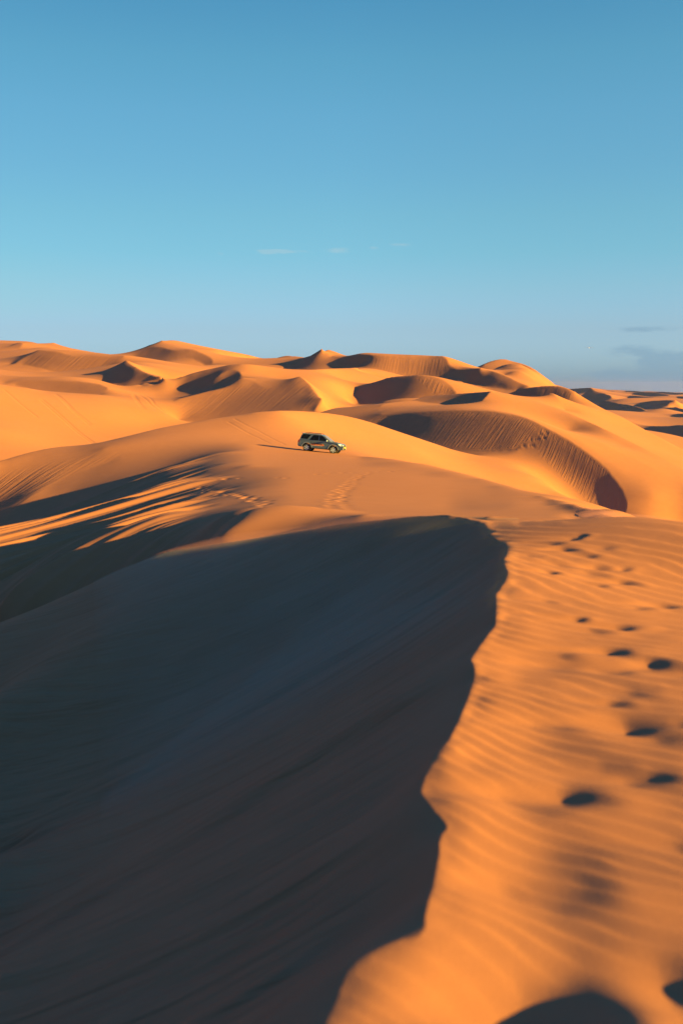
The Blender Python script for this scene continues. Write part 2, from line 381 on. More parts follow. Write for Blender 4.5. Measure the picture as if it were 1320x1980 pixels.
def resample(g, nt, nr):
    a = np.linspace(0, g.shape[0] - 1, nt)
    b = np.linspace(0, g.shape[1] - 1, nr)
    i = np.minimum(a.astype(int), g.shape[0] - 2); fa = (a - i)[:, None]
    j = np.minimum(b.astype(int), g.shape[1] - 2); fb = (b - j)[None]
    return ((1 - fa) * (1 - fb) * g[i][:, j] + (1 - fa) * fb * g[i][:, j + 1]
            + fa * (1 - fb) * g[i + 1][:, j] + fa * fb * g[i + 1][:, j + 1])

def sample(g, th, rho):
    a = np.clip((th - TH0) / (TH1 - TH0) * (g.shape[0] - 1), 0, g.shape[0] - 1.001)
    b = np.clip((rho - RH0) / (RH1 - RH0) * (g.shape[1] - 1), 0, g.shape[1] - 1.001)
    i, j = a.astype(int), b.astype(int)
    fa, fb = a - i, b - j
    return ((1 - fa) * (1 - fb) * g[i, j] + (1 - fa) * fb * g[i, j + 1] + fa * (1 - fb) * g[i + 1, j] + fa * fb * g[i + 1, j + 1])

import time as _t; _t0 = _t.time()
S = solve(CON, [(45, 128, 600), (89, 256, 600), (177, 512, 400), (353, 1023, 160), (705, 2045, 40), (705, 4089, 25)]); print("solve time", _t.time() - _t0)
print('solved', S.min(), S.max())

def ground_z(x, y):
    x, y = np.asarray(x, float), np.asarray(y, float)
    r = np.hypot(x, y)
    return sample(S, np.arctan2(x, y), np.log(r)) * r

# ------------------------------------------------------------------ mesh
side = np.linspace(0, 1, 30)[1:] ** 1.3 * 0.75
th_ax = np.concatenate([TH0 - side[::-1], np.linspace(TH0, TH1, 705), TH1 + side])
rh_ax = np.linspace(RH0, RH1, 4089)
TT, RR = np.meshgrid(th_ax, rh_ax, indexing='ij')
rr = np.exp(RR)
TC = np.clip(TT, TH0, TH1)
Z = sample(S, TC, RR) * rr
X, Y = rr * np.sin(TT), rr * np.cos(TT)

# ------------------------------------------------------------------ small relief: ripples, footprints, wheel tracks, avalanche flutes
def hash2(i, j, seed):
    h = (i.astype(np.int64) * 374761393 + j.astype(np.int64) * 668265263 + seed * 974711) & 0x7fffffff
    h = ((h ^ (h >> 13)) * 1274126177) & 0x7fffffff
    return ((h ^ (h >> 16)) & 0xffff) / 65535.0

def vnoise(x, y, seed=0):
    i, j = np.floor(x), np.floor(y)
    fx, fy = x - i, y - j
    fx, fy = fx * fx * (3 - 2 * fx), fy * fy * (3 - 2 * fy)
    return ((1 - fx) * (1 - fy) * hash2(i, j, seed) + fx * (1 - fy) * hash2(i + 1, j, seed)
            + (1 - fx) * fy * hash2(i, j + 1, seed) + fx * fy * hash2(i + 1, j + 1, seed)) * 2 - 1

def sst(a, b, x):
    t = np.clip((x - a) / (b - a), 0, 1)
    return t * t * (3 - 2 * t)

def project(x, y, z):
    cy = y * CP - z * SP
    up = y * SP + z * CP
    return 660 + F_PX * x / cy, 990 - F_PX * up / cy

def hit(u, v, r0, r1):
    """where the sight line of a photo pixel meets the ground"""
    th, s = ray(u, v)
    q = np.exp(np.linspace(math.log(r0), math.log(r1), 1500))
    g = sample(S, np.full(len(q), float(th)), np.log(q))
    i = int(np.argmax(g >= s)) if (g >= s).any() else int(np.argmax(g))
    r = q[i]
    return r * math.sin(th), r * math.cos(th)

DZ = np.zeros_like(Z)
rho = RR[0]
def rows(r0, r1):
    return slice(int(np.searchsorted(rho, math.log(r0))), int(np.searchsorted(rho, math.log(r1))))
def cols(t0, t1):
    return slice(int(np.searchsorted(th_ax, t0)), int(np.searchsorted(th_ax, t1)))

# wind ripples and trodden sand on the near windward side, right of the crest
cth = np.array([float(ray(c[0], c[1])[0]) for c in CREST])
crh = np.array([math.log(zr(*c)[2]) for c in CREST])
o_ = np.argsort(crh)
R = rows(1.2, 16)
x, y, t, q = X[:, R], Y[:, R], TT[:, R], rr[:, R]
dc = (t - np.interp(RR[:, R], crh[o_], cth[o_])) * q             # metres right of the crest
wind = sst(-0.02, 0.09, dc) * (1 - sst(9, 14, q))
ang = 0.52 + 0.06 * vnoise(x * .5, y * .5, 5)
warp = 0.09 * vnoise(x * .9, y * .9, 3) + 0.035 * vnoise(x * 2.6, y * 2.6, 4) + 0.006 * vnoise(x * 11, y * 11, 6)
lam_ = 0.040 + 0.0072 * q
ph = (x * np.sin(ang) + y * np.cos(ang) + warp) / lam_
ph = ph - np.floor(ph)
rip = np.where(ph < .68, ph / .68, (1 - ph) / .32)
rip = rip * rip * (3 - 2 * rip) - .5
patchy = 0.8 + 0.3 * vnoise(x * .9 + 7, y * .6, 9)
RIPPLE = wind * patchy * 0.076 * lam_ * rip
DZ[:, R] += sst(0.0, 0.3, dc) * 0.010 * (vnoise(x * 2.2, y * 1.5, 12) + .6 * vnoise(x * 4.5, y * 3.4, 13)) * (1 - sst(4.5, 8.5, q))
# fretted lip of the crest
DZ[:, R] += np.exp(-(dc / 0.10) ** 2) * 0.010 * vnoise(x * 6, y * 6, 21) * (1 - sst(11, 15, q))
# soft lumps and faint avalanche tongues on the shaded slip face
sl_ = sst(0.02, 0.4, -dc) * (1 - sst(11, 15, q))
DZ[:, R] += sl_ * (0.030 * vnoise(y * 1.6 + .15 * x, x * .16, 31) + 0.012 * vnoise(y * 5 + .4 * x, x * .3, 32))

flat = np.ones_like(RIPPLE)
# worn scarps running down the shaded face from old bites in the crest
for (r0, tl, A_) in ((5.25, .10, .045), (8.7, .16, .07), (9.7, .12, .06), (3.05, .08, .03), (6.9, .2, .03), (4.1, .15, .02)):
    rs_ = r0 * (1 + tl * sst(0, 1, -dc / r0) + .02 * vnoise(x * 1.4 / r0 * 5, x * 0, 61))
    DZ[:, R] += sst(0.03, .5, -dc) * A_ * (sst(-.012, .012, (q - rs_) / r0) - sst(-.0, .16, (q - rs_) / r0)) * (.6 + .4 * vnoise(x * 2, y * 2, 62))
# big old footprints of the near trail: (u, v of the dark end, size, depth)
PRINTS = [(1125, 1540, 1.15, 1.75), (1238, 1402, 1.0, 1.0), (1150, 1728, .75, .12), (1192, 1358, .7, .45), (1270, 1284, 1.1, .95), (1195, 1262, 1.0, .9), (1208, 1209, .9, .9), (1118, 1194, .7, .6), (1290, 1172, 1.0, .8),
          (1213, 1126, .9, .85), (1150, 1110, 1.0, .5), (1066, 1106, .7, .7), (1290, 1500, .8, .45), (1105, 1062, .8, .8), (1165, 1097, .9, .6), (1108, 1040, .7, .7), (1130, 1035, .6, .5), (1090, 1092, 1, .4), (1205, 1100, .7, .6),
          (1345, 1300, 1.2, .9), (1300, 1430, .7, .35), (1000, 1730, .9, .3), (1060, 1165, .7, .3), (1350, 1640, .9, .4),
          (1015, 1545, 1.3, .5), (1060, 1405, 1.1, .4), (1175, 1290, 1.0, .5), (1100, 1270, .8, .3), (1235, 1175, .8, .5), (1150, 1215, .8, .4), (1160, 1130, .7, .4), (1240, 1500, 1.0, .4), (1180, 1480, .7, .25), (1080, 1730, 1.1, .35),
          (1070, 1050, .9, .5), (1030, 1075, .7, .3), (1140, 1075, .8, .5), (1180, 1060, .7, .4), (1240, 1340, .8, .35), (1320, 1400, .8, .5)]
def footprint(u, v, left, right, deep, depth):
    px, py = hit(u, v, 1.4, 16)
    px -= right * .6
    lx, ly = x - px, (y - py) + 0.22 * (x - px) + .05 * vnoise(x * 4 + u, y * 4, 51)
    lx = lx + .03 * vnoise(x * 6 + v, y * 6, 53)
    a_ = np.where(lx < 0, -lx / left, lx / right)
    e = np.exp(-(np.abs(a_) ** np.where(lx < 0, 1.25, 2)) - (ly / deep) ** 2)
    rimm = np.exp(-((lx - 1.7 * right) / right) ** 2 - (ly / (deep * 1.25)) ** 2)
    DZ[:, R] += -depth * e + 0.30 * depth * rimm
    return 1 - 0.85 * min(depth / .03, 1) * np.exp(-((lx + .3 * left) / (left * 1.1)) ** 2 - (ly / (deep * 1.3)) ** 2)
for (u, v, sz, dp) in PRINTS:
    flat *= footprint(u, v, .34 * sz, .105 * sz, .090 * sz, .033 * min(dp, 1.2))
# trodden hollow at the very front
flat *= footprint(1105, 1980, .44, .14, .20, .082)
flat *= footprint(1350, 1915, .34, .13, .13, .036)
DZ[:, R] += RIPPLE * flat

# flutes on the grazing left flank
R = rows(18, 99)
Cc = cols(-0.42, 0.02)
u_, v_ = project(X[Cc, R], Y[Cc, R], Z[Cc, R])
k_ = RR[Cc, R] - 0.30 * (TT[Cc, R] + 0.135)
edge = 395 + 40 * vnoise(k_ * 14, k_ * 0, 43)
m_ = (1 - sst(edge - 70, edge + 35, u_)) * sst(22, 27, rr[Cc, R]) * (1 - sst(80, 88, rr[Cc, R]))
flute = 0.5 * vnoise(k_ * 19, k_ * 0, 47) + .62 * vnoise(k_ * 43, TT[Cc, R] * 2.5, 42) + .6 * vnoise(k_ * 71, TT[Cc, R] * 3, 48) + 0.6 * vnoise(k_ * 112, TT[Cc, R] * 4, 44) + 0.3 * vnoise(k_ * 165, TT[Cc, R] * 6, 45)
DZ[Cc, R] += m_ * flute * 0.0060 * rr[Cc, R]

# pits and grooves on the middle ground
def pit(px, py, sx, sy, d, heading=0.0):
    r = math.hypot(px, py); th = math.atan2(px, py)
    w_ = 4 * max(sx, sy)
    C_, R_ = cols(th - w_ / r, th + w_ / r), rows(r - w_, r + w_)
    lx, ly = X[C_, R_] - px, Y[C_, R_] - py
    c, s_ = math.cos(heading), math.sin(heading)
    a_, b_ = (lx * c + ly * s_) / sx, (-lx * s_ + ly * c) / sy
    g = np.exp(-(a_ * a_ + b_ * b_))
    g2 = np.exp(-((a_ + .9) ** 2 + b_ * b_))
    DZ[C_, R_] += -d * g + .45 * d * g2

def trail(px_pts, step, d, r0, r1, size=1.0, lat=.13):
    w_ = [hit(u, v, r0, r1) for u, v in px_pts]
    side_ = 1
    acc = 0.0
    for (ax, ay), (bx, by) in zip(w_[:-1], w_[1:]):
        L = math.hypot(bx - ax, by - ay)
        while acc < L:
            f = acc / max(L, 1e-6)
            nx, ny = -(by - ay) / L, (bx - ax) / L
            pit(ax + (bx - ax) * f + nx * lat * side_ + random.uniform(-.09, .09), ay + (by - ay) * f + ny * lat * side_ + random.uniform(-.14, .14),
                random.uniform(.12, .18) * size, random.uniform(.14, .22) * size, d * random.uniform(.35, 1.3))
            side_ = -side_
            acc += step * random.uniform(.75, 1.3)
        acc -= L
def zp(lst, ox=380, oy=800, k=2.75):
    return [(ox + a / k, oy + b / k) for a, b in lst]
trail(zp([(5, 400), (30, 385), (130, 425), (200, 430), (270, 445), (340, 470), (380, 490), (450, 515), (520, 535), (580, 545), (660, 580)]), .60, .055, 20, 95)
trail(zp([(30, 385), (60, 378), (105, 368)]), .6, .055, 20, 95)
trail(zp([(910, 318), (880, 325), (840, 345), (820, 375), (775, 410), (755, 440), (735, 475), (760, 500), (800, 525), (770, 560)]), .62, .05, 20, 95)
trail(zp([(140, 350), (230, 345)]), .8, .07, 20, 95)
trail(zp([(430, 340), (520, 342)]), .9, .06, 20, 95)
trail(zp([(640, 322), (760, 313), (850, 312), (960, 310), (1100, 300)]), 1.0, .06, 20, 95)
for k in range(3):
    trail([(1012 + 3 * k, 863 + 2 * k), (1030 + 2 * k, 851 + 3 * k), (1048, 839 + 3 * k), (1062, 830 + 3 * k)], .9, .13, 140, 200, size=1.3, lat=.5)

def groove(px_pts, r0, r1, w_, d):
    p = [hit(u, v, r0, r1) for u, v in px_pts]
    for (ax, ay), (bx, by) in zip(p[:-1], p[1:]):
        L = math.hypot(bx - ax, by - ay)
        for k in range(int(L / (w_ * .6)) + 1):
            f = k * w_ * .6 / L
            if f < 1:
                pit(ax + (bx - ax) * f, ay + (by - ay) * f, w_, w_ * .8, d * random.uniform(.7, 1.1))
groove([(440, 815.5), (452, 822), (464, 829), (480, 838), (500, 847), (521, 857)], 90, 135, .12, .022)
groove([(452, 809.5), (462, 815), (476, 822.5), (500, 834), (520, 845), (545, 857), (550, 860)], 90, 135, .12, .022)
for a_, b_ in (((78, 774), (178, 857)), ((81, 772), (182, 856)), ((104, 762), (173, 822)), ((108, 762), (176, 820)), ((7, 753), (73, 807)), ((256, 764), (274, 789)), ((259, 763), (279, 790)), ((268, 763), (312, 797)), ((278, 763), (318, 797))):
    groove([a_, ((a_[0] + b_[0]) / 2, (a_[1] + b_[1]) / 2 + 1.5), b_], 130, 300, .22, .06)

Z = Z + DZ

# avalanche streaks: coordinates along and across the fall line of each slip face, used by the sand's bump
STREAK = np.zeros(Z.shape + (3,), np.float32)
def in_poly(u, v, poly):
    p = np.array(poly, float)
    inside = np.zeros(u.shape, bool)
    dist = np.full(u.shape, 1e9)
    for a, b in zip(p, np.roll(p, -1, 0)):
        cond = ((a[1] > v) != (b[1] > v)) & (u < (b[0] - a[0]) * (v - a[1]) / (b[1] - a[1] + 1e-9) + a[0])
        inside ^= cond
        d = b - a
        t = np.clip(((u - a[0]) * d[0] + (v - a[1]) * d[1]) / (d @ d + 1e-9), 0, 1)
        dist = np.minimum(dist, np.hypot(u - a[0] - t * d[0], v - a[1] - t * d[1]))
    return inside, dist
def streaks(poly, r0, r1, a, lam, strength, feather=4):
    R_ = rows(r0, r1)
    us = [p[0] for p in poly]
    C_ = cols(float(ray(min(us) - 20, 800)[0]) - .01, float(ray(max(us) + 20, 800)[0]) + .01)
    u, v = project(X[C_, R_], Y[C_, R_], Z[C_, R_])
    ins, d = in_poly(u, v, poly)
    m = np.where(ins, np.clip(d / feather, 0, 1), 0) * strength
    ca, sa = math.cos(math.radians(a)), math.sin(math.radians(a))
    x, y = X[C_, R_], Y[C_, R_]
    better = m > STREAK[C_, R_, 2]
    for i, val in enumerate(((x * ca + y * sa) / (lam * 16), (-x * sa + y * ca) / lam, m)):
        STREAK[C_, R_, i] = np.where(better, val, STREAK[C_, R_, i])
streaks([(690, 815), (735, 803), (800, 800), (900, 796), (960, 799), (1010, 808), (1040, 822), (1020, 855), (990, 868), (940, 871), (870, 866), (780, 840)], 140, 200, 52, .38, .36)
streaks([(1030, 820), (1060, 832), (1100, 854), (1140, 882), (1170, 907), (1195, 937), (1208, 962), (1209, 985), (1198, 1003), (1150, 985), (1090, 930), (1040, 880)], 105, 190, 62, .36, .26)
streaks([(340, 780), (410, 758), (465, 735), (520, 751), (550, 741), (585, 733), (600, 747), (620, 772), (600, 797), (480, 800), (350, 812)], 205, 262, 56, .6, .26)
streaks([(-60, 915), (0, 912), (90, 894), (200, 869), (240, 870), (240, 884), (160, 911), (100, 940), (0, 1005), (-60, 1050)], 86, 112, 50, .4, .42, feather=22)
streaks([(-60, 740), (20, 750), (100, 764), (200, 772), (300, 800), (340, 820), (240, 850), (0, 890), (-60, 900)], 150, 250, 150, .6, .12)
streaks([(700, 690), (790, 693), (860, 692), (866, 712), (880, 730), (760, 724), (720, 710)], 340, 410, 80, 1.0, .3)
streaks([(1003, 756), (1075, 749), (1108, 760), (1100, 780), (1060, 790), (1010, 770)], 280, 320, 62, 1.1, .5)
streaks([(30, 702), (60, 687), (95, 680), (240, 690), (205, 714), (120, 720)], 330, 400, 60, 1.2, .4)
streaks([(800, 730), (840, 731), (878, 758), (840, 764)], 235, 262, 70, .6, .35)
R_ = rows(2.0, 26)
x, y, q = X[:, R_], Y[:, R_], rr[:, R_]
c1 = [(850, 996, 12.3), (740, 1004, 13), (620, 1020, 14), (500, 1040, 15.5), (420, 1052, 16.6), (340, 1063, 18), (230, 1104, 19.8), (0, 1210, 24), (-200, 1290, 28)]
crest_r0 = crh[o_]
crh2, cth2 = np.concatenate([crh[o_], [math.log(c[2]) for c in c1]]), np.concatenate([cth[o_], [float(ray(c[0], c[1])[0]) for c in c1]])
dc = (TT[:, R_] - np.interp(RR[:, R_], crh2, cth2)) * q
STREAK[:, R_, 2] = sst(.05, .5, -dc) * .5
STREAK[:, R_, 0] = x / (1.6 + .1 * q)
STREAK[:, R_, 1] = (y + .06 * x) / (.10 + .012 * q)

def grid_mesh(name, X, Y, Z):
    nt, nr = X.shape
    co = np.stack([X, Y, Z], -1).reshape(-1, 3).astype(np.float32)
    i = np.arange(nt * nr).reshape(nt, nr)
    q = np.stack([i[:-1, :-1], i[1:, :-1], i[1:, 1:], i[:-1, 1:]], -1).reshape(-1, 4)
    q = q[:, ::-1]
    me = bpy.data.meshes.new(name)
    me.vertices.add(len(co)); me.vertices.foreach_set('co', co.ravel())
    me.loops.add(q.size); me.loops.foreach_set('vertex_index', q.ravel().astype(np.int32))
    me.polygons.add(len(q)); me.polygons.foreach_set('loop_start', np.arange(0, q.size, 4, dtype=np.int32))
    me.polygons.foreach_set('loop_total', np.full(len(q), 4, np.int32))
    me.polygons.foreach_set('use_smooth', np.ones(len(q), bool))
    me.update()
    o = bpy.data.objects.new(name, me)
    sc.collection.objects.link(o)
    return o

def N(nt, kind, **kw):
    n = nt.nodes.new(kind)
    for k, v in kw.items():
        if k in n.inputs:
            n.inputs[k].default_value = v
        else:
            setattr(n, k, v)
    return n

def sand_material():
    m = bpy.data.materials.new('sand')
    m.use_nodes = True
    nt = m.node_tree
    L = nt.links.new
    b = nt.nodes['Principled BSDF']
    b.inputs['Roughness'].default_value = 0.95
    b.inputs['Specular IOR Level'].default_value = 0.08
    geo = N(nt, 'ShaderNodeNewGeometry')
    # colour: broad drifts of paler and redder sand, fine grain
    n1 = N(nt, 'ShaderNodeTexNoise', Scale=0.06, Detail=6.0, Roughness=0.6)
    n2 = N(nt, 'ShaderNodeTexNoise', Scale=1.3, Detail=5.0, Roughness=0.65)
    n3 = N(nt, 'ShaderNodeTexNoise', Scale=260.0, Detail=2.0)
    for n in (n1, n2, n3):
        L(geo.outputs['Position'], n.inputs['Vector'])
    mixA = N(nt, 'ShaderNodeMix', data_type='RGBA')
    mixA.inputs[6].default_value = (0.272, 0.110, 0.056, 1)
    mixA.inputs[7].default_value = (0.288, 0.126, 0.074, 1)
    L(n1.outputs['Fac'], mixA.inputs[0])
    add = N(nt, 'ShaderNodeMath', operation='MULTIPLY_ADD')
    add.inputs[1].default_value = 0.22
    add.inputs[2].default_value = 0.89
    L(n2.outputs['Fac'], add.inputs[0])
    add2 = N(nt, 'ShaderNodeMath', operation='MULTIPLY_ADD')
    add2.inputs[1].default_value = 0.5
    add2.inputs[2].default_value = 0.75
    L(n3.outputs['Fac'], add2.inputs[0])
    mm = N(nt, 'ShaderNodeMath', operation='MULTIPLY')
    L(add.outputs[0], mm.inputs[0]); L(add2.outputs[0], mm.inputs[1])
    sc_ = N(nt, 'ShaderNodeVectorMath', operation='SCALE')
    L(mixA.outputs[2], sc_.inputs[0]); L(mm.outputs[0], sc_.inputs['Scale'])
    L(sc_.outputs[0], b.inputs['Base Color'])
    # relief: grains close by, avalanche streaks on the slip faces
    at_ = N(nt, 'ShaderNodeAttribute', attribute_name='streak')
    sx = N(nt, 'ShaderNodeSeparateXYZ')
    L(at_.outputs['Vector'], sx.inputs[0])
    cb = N(nt, 'ShaderNodeCombineXYZ')
    L(sx.outputs['X'], cb.inputs['X']); L(sx.outputs['Y'], cb.inputs['Y'])
    sn = N(nt, 'ShaderNodeTexNoise', Scale=1.0, Detail=4.0, Roughness=0.55, Distortion=0.15)
    L(cb.outputs[0], sn.inputs['Vector'])
    sm = N(nt, 'ShaderNodeMath', operation='MULTIPLY')
    sn0 = N(nt, 'ShaderNodeMath', operation='SUBTRACT')
    sn0.inputs[1].default_value = 0.5
    L(sn.outputs['Fac'], sn0.inputs[0])
    L(sn0.outputs[0], sm.inputs[0]); L(sx.outputs['Z'], sm.inputs[1])
    bs = N(nt, 'ShaderNodeBump', Strength=1.0, Distance=0.34)
    L(sm.outputs[0], bs.inputs['Height'])
    gn = N(nt, 'ShaderNodeTexNoise', Scale=90.0, Detail=4.0, Roughness=0.7)
    L(geo.outputs['Position'], gn.inputs['Vector'])
    bg_ = N(nt, 'ShaderNodeBump', Strength=0.3, Distance=0.004)
    L(gn.outputs['Fac'], bg_.inputs['Height'])
    L(bs.outputs[0], bg_.inputs['Normal'])
    L(bg_.outputs[0], b.inputs['Normal'])
    return m

ground = grid_mesh('sand_dunes', X, Y, Z)
at_s = ground.data.attributes.new('streak', 'FLOAT_VECTOR', 'POINT')
at_s.data.foreach_set('vector', STREAK.reshape(-1))
ground.data.materials.append(sand_material())
ground['kind'] = 'structure'
ground['label'] = 'orange wind rippled sand dunes rolling to the horizon'

# ------------------------------------------------------------------ things
def mat(name, col, rough=.5, metal=0.0, spec=.5, coat=0.0, noise=.06, scale=20.0):
    m = bpy.data.materials.new(name)
    m.use_nodes = True
    nt = m.node_tree
    b = nt.nodes['Principled BSDF']
    b.inputs['Roughness'].default_value = rough
    b.inputs['Metallic'].default_value = metal
    b.inputs['Specular IOR Level'].default_value = spec
    b.inputs['Coat Weight'].default_value = coat
    b.inputs['Coat Roughness'].default_value = .08
    tcn = N(nt, 'ShaderNodeTexCoord')
    n = N(nt, 'ShaderNodeTexNoise', Scale=scale, Detail=3.0)
    nt.links.new(tcn.outputs['Object'], n.inputs['Vector'])
    mx = N(nt, 'ShaderNodeMix', data_type='RGBA')
    mx.inputs[6].default_value = [c * (1 - noise) for c in col] + [1]
    mx.inputs[7].default_value = [min(1, c * (1 + noise)) for c in col] + [1]
    nt.links.new(n.outputs['Fac'], mx.inputs[0])
    nt.links.new(mx.outputs[2], b.inputs['Base Color'])
    return m

def obj(name, bm, m, parent=None, smooth=True, bevel=0.0):
    if bevel:
        es = [e for e in bm.edges if len(e.link_faces) == 2 and e.calc_face_angle(0) > .45]
        bmesh.ops.bevel(bm, geom=es, offset=bevel, segments=2, affect='EDGES', clamp_overlap=True)
    bmesh.ops.recalc_face_normals(bm, faces=bm.faces)
    me = bpy.data.meshes.new(name)
    bm.to_mesh(me); bm.free()
    me.materials.append(m)
    if smooth:
        for p in me.polygons:
            p.use_smooth = True
        me.set_sharp_from_angle(angle=math.radians(35))
    o = bpy.data.objects.new(name, me)
    sc.collection.objects.link(o)
    if parent:
        o.parent = parent
    return o

def prism(profile, y0, y1, shape=None):
    """an (x, z) outline given a thickness along y"""
    bm = bmesh.new()
    a = [bm.verts.new((x, y0, z)) for x, z in profile]
    b = [bm.verts.new((x, y1, z)) for x, z in profile]
    n = len(profile)
    bm.faces.new(a); bm.faces.new(b[::-1])
    for i in range(n):
        bm.faces.new((a[i], b[i], b[(i + 1) % n], a[(i + 1) % n]))
    if shape:
        for v in bm.verts:
            v.co = shape(v.co)
    return bm

def slab(pts3, off):
    """a flat piece with thickness: corner points and an offset vector"""
    bm = bmesh.new()
    off = Vector(off)
    a = [bm.verts.new(Vector(p)) for p in pts3]
    b = [bm.verts.new(Vector(p) + off) for p in pts3]
    n = len(a)
    bm.faces.new(a); bm.faces.new(b[::-1])
    for i in range(n):
        bm.faces.new((a[i], b[i], b[(i + 1) % n], a[(i + 1) % n]))
    return bm

def box(bm, c, h, rot=None):
    vs = bmesh.ops.create_cube(bm, size=2)['verts']
    for v in vs:
        p = Vector((v.co.x * h[0], v.co.y * h[1], v.co.z * h[2]))
        if rot:
            p = rot @ p
        v.co = p + Vector(c)
    return vs

def lathe(profile, seg=32):
    """(radius, y) outline turned about the y axis"""
    bm = bmesh.new()
    rings = []
    for r, y in profile:
        rings.append([bm.verts.new((r * math.cos(2 * math.pi * k / seg), y, r * math.sin(2 * math.pi * k / seg))) for k in range(seg)])
    for a, b in zip(rings[:-1], rings[1:]):
        for k in range(seg):
            bm.faces.new((a[k], a[(k + 1) % seg], b[(k + 1) % seg], b[k]))
    for ring, pr in ((rings[0], profile[0]), (rings[-1], profile[-1])):
        if pr[0] > .001:
            bm.faces.new(ring)
    return bm

def tube(path, rad, seg=8):
    bm = bmesh.new()
    prev = None
    P = [Vector(p) for p in path]
    for i, p in enumerate(P):
        d = (P[min(i + 1, len(P) - 1)] - P[max(i - 1, 0)]).normalized()
        q = d.to_track_quat('Z', 'Y')
        ring = [bm.verts.new(p + q @ Vector((rad * math.cos(2 * math.pi * k / seg), rad * math.sin(2 * math.pi * k / seg), 0))) for k in range(seg)]
        if prev:
            for k in range(seg):
                bm.faces.new((prev[k], prev[(k + 1) % seg], ring[(k + 1) % seg], ring[k]))
        else:
            bm.faces.new(ring)
        prev = ring
    bm.faces.new(prev)
    return bm

paint = mat('grey_paint', (.066, .092, .118), .36, .2, .5, .4)
flare_m = mat('silver_trim', (.17, .20, .23), .4, .3)
black = mat('black_plastic', (.016, .016, .017), .55)
rubber = mat('tyre_rubber', (.014, .013, .012), .85)
alloy = mat('alloy', (.36, .42, .54), .32, .3)
glass = mat('tinted_glass', (.004, .005, .006), .10, 0, .18)
screen_m = mat('windscreen_glass', (.12, .10, .075), .08, 0, .7)  # beige base colour stands in for sand reflected in the screen
lamp_m = mat('headlamp_glass', (.40, .50, .66), .12, .1, .6)
red = mat('tail_lamp_red', (.22, .01, .01), .2)
yellow = mat('yellow_plate', (.75, .45, .03), .5)
orange = mat('orange_vinyl', (.48, .14, .03), .5)
darkv = mat('dark_vinyl', (.035, .028, .022), .5)
white = mat('white_vinyl', (.55, .56, .55), .5)

car = bpy.data.objects.new('offroad_car', None)
sc.collection.objects.link(car)
car['label'] = 'grey four wheel drive car with orange door lettering driving down the sand saddle'
car['category'] = 'car'

WB, WR = 1.375, .385
def arch(cx, r=.475, n=9, z0=.40):
    a0 = math.asin(max(-1, min(1, (z0 - WR) / r)))
    return [(cx + r * math.cos(a), WR + r * math.sin(a)) for a in np.linspace(math.pi - a0, a0, n)]
lower = ([(-2.28, .46), (-1.95, .42)] + arch(-WB, z0=.42) + [(-.80, .38), (.80, .38)] + arch(WB, z0=.42) + [(1.95, .40), (2.22, .40), (2.33, .50), (2.35, .70), (2.32, .84), (2.24, .95), (2.0, 1.02), (1.5, 1.09), (1.02, 1.145),
         (0, 1.15), (-1.2, 1.17), (-2.20, 1.18), (-2.30, 1.02), (-2.35, .78), (-2.35, .58)])
def body_shape(c):
    y = c.y
    k = 1.0
    if c.x > 1.5:
        k -= .20 * ((c.x - 1.5) / .85) ** 2
    if c.x < -1.9:
        k -= .10 * ((-c.x - 1.9) / .45) ** 2
    if c.z > 1.0:
        k -= .05 * min(1, (c.z - 1.0) / .15)
    if c.z < .5:
        k -= .04
    return Vector((c.x, y * k, c.z))
body = obj('body', prism(lower, -.90, .90, body_shape), paint, car, bevel=.035)
ZB, ZT = 1.14, 1.80
def side_y(z, off=0.0):
    return .845 - (z - ZB) / (ZT - ZB) * .155 + off
cab = bmesh.new()
prof = [(-2.19, ZB), (-2.03, 1.62), (-1.92, ZT - .03), (-1.5, ZT + .01), (-.6, ZT + .02), (.02, ZT - .03), (.24, ZT - .11), (1.06, ZB)]
va = [cab.verts.new((x, -side_y(z), z)) for x, z in prof]
vb = [cab.verts.new((x, side_y(z), z)) for x, z in prof]
cab.faces.new(va); cab.faces.new(vb[::-1])
for i in range(len(prof)):
    j = (i + 1) % len(prof)
    cab.faces.new((va[i], vb[i], vb[j], va[j]))
cabin = obj('cabin', cab, paint, car, bevel=.04)
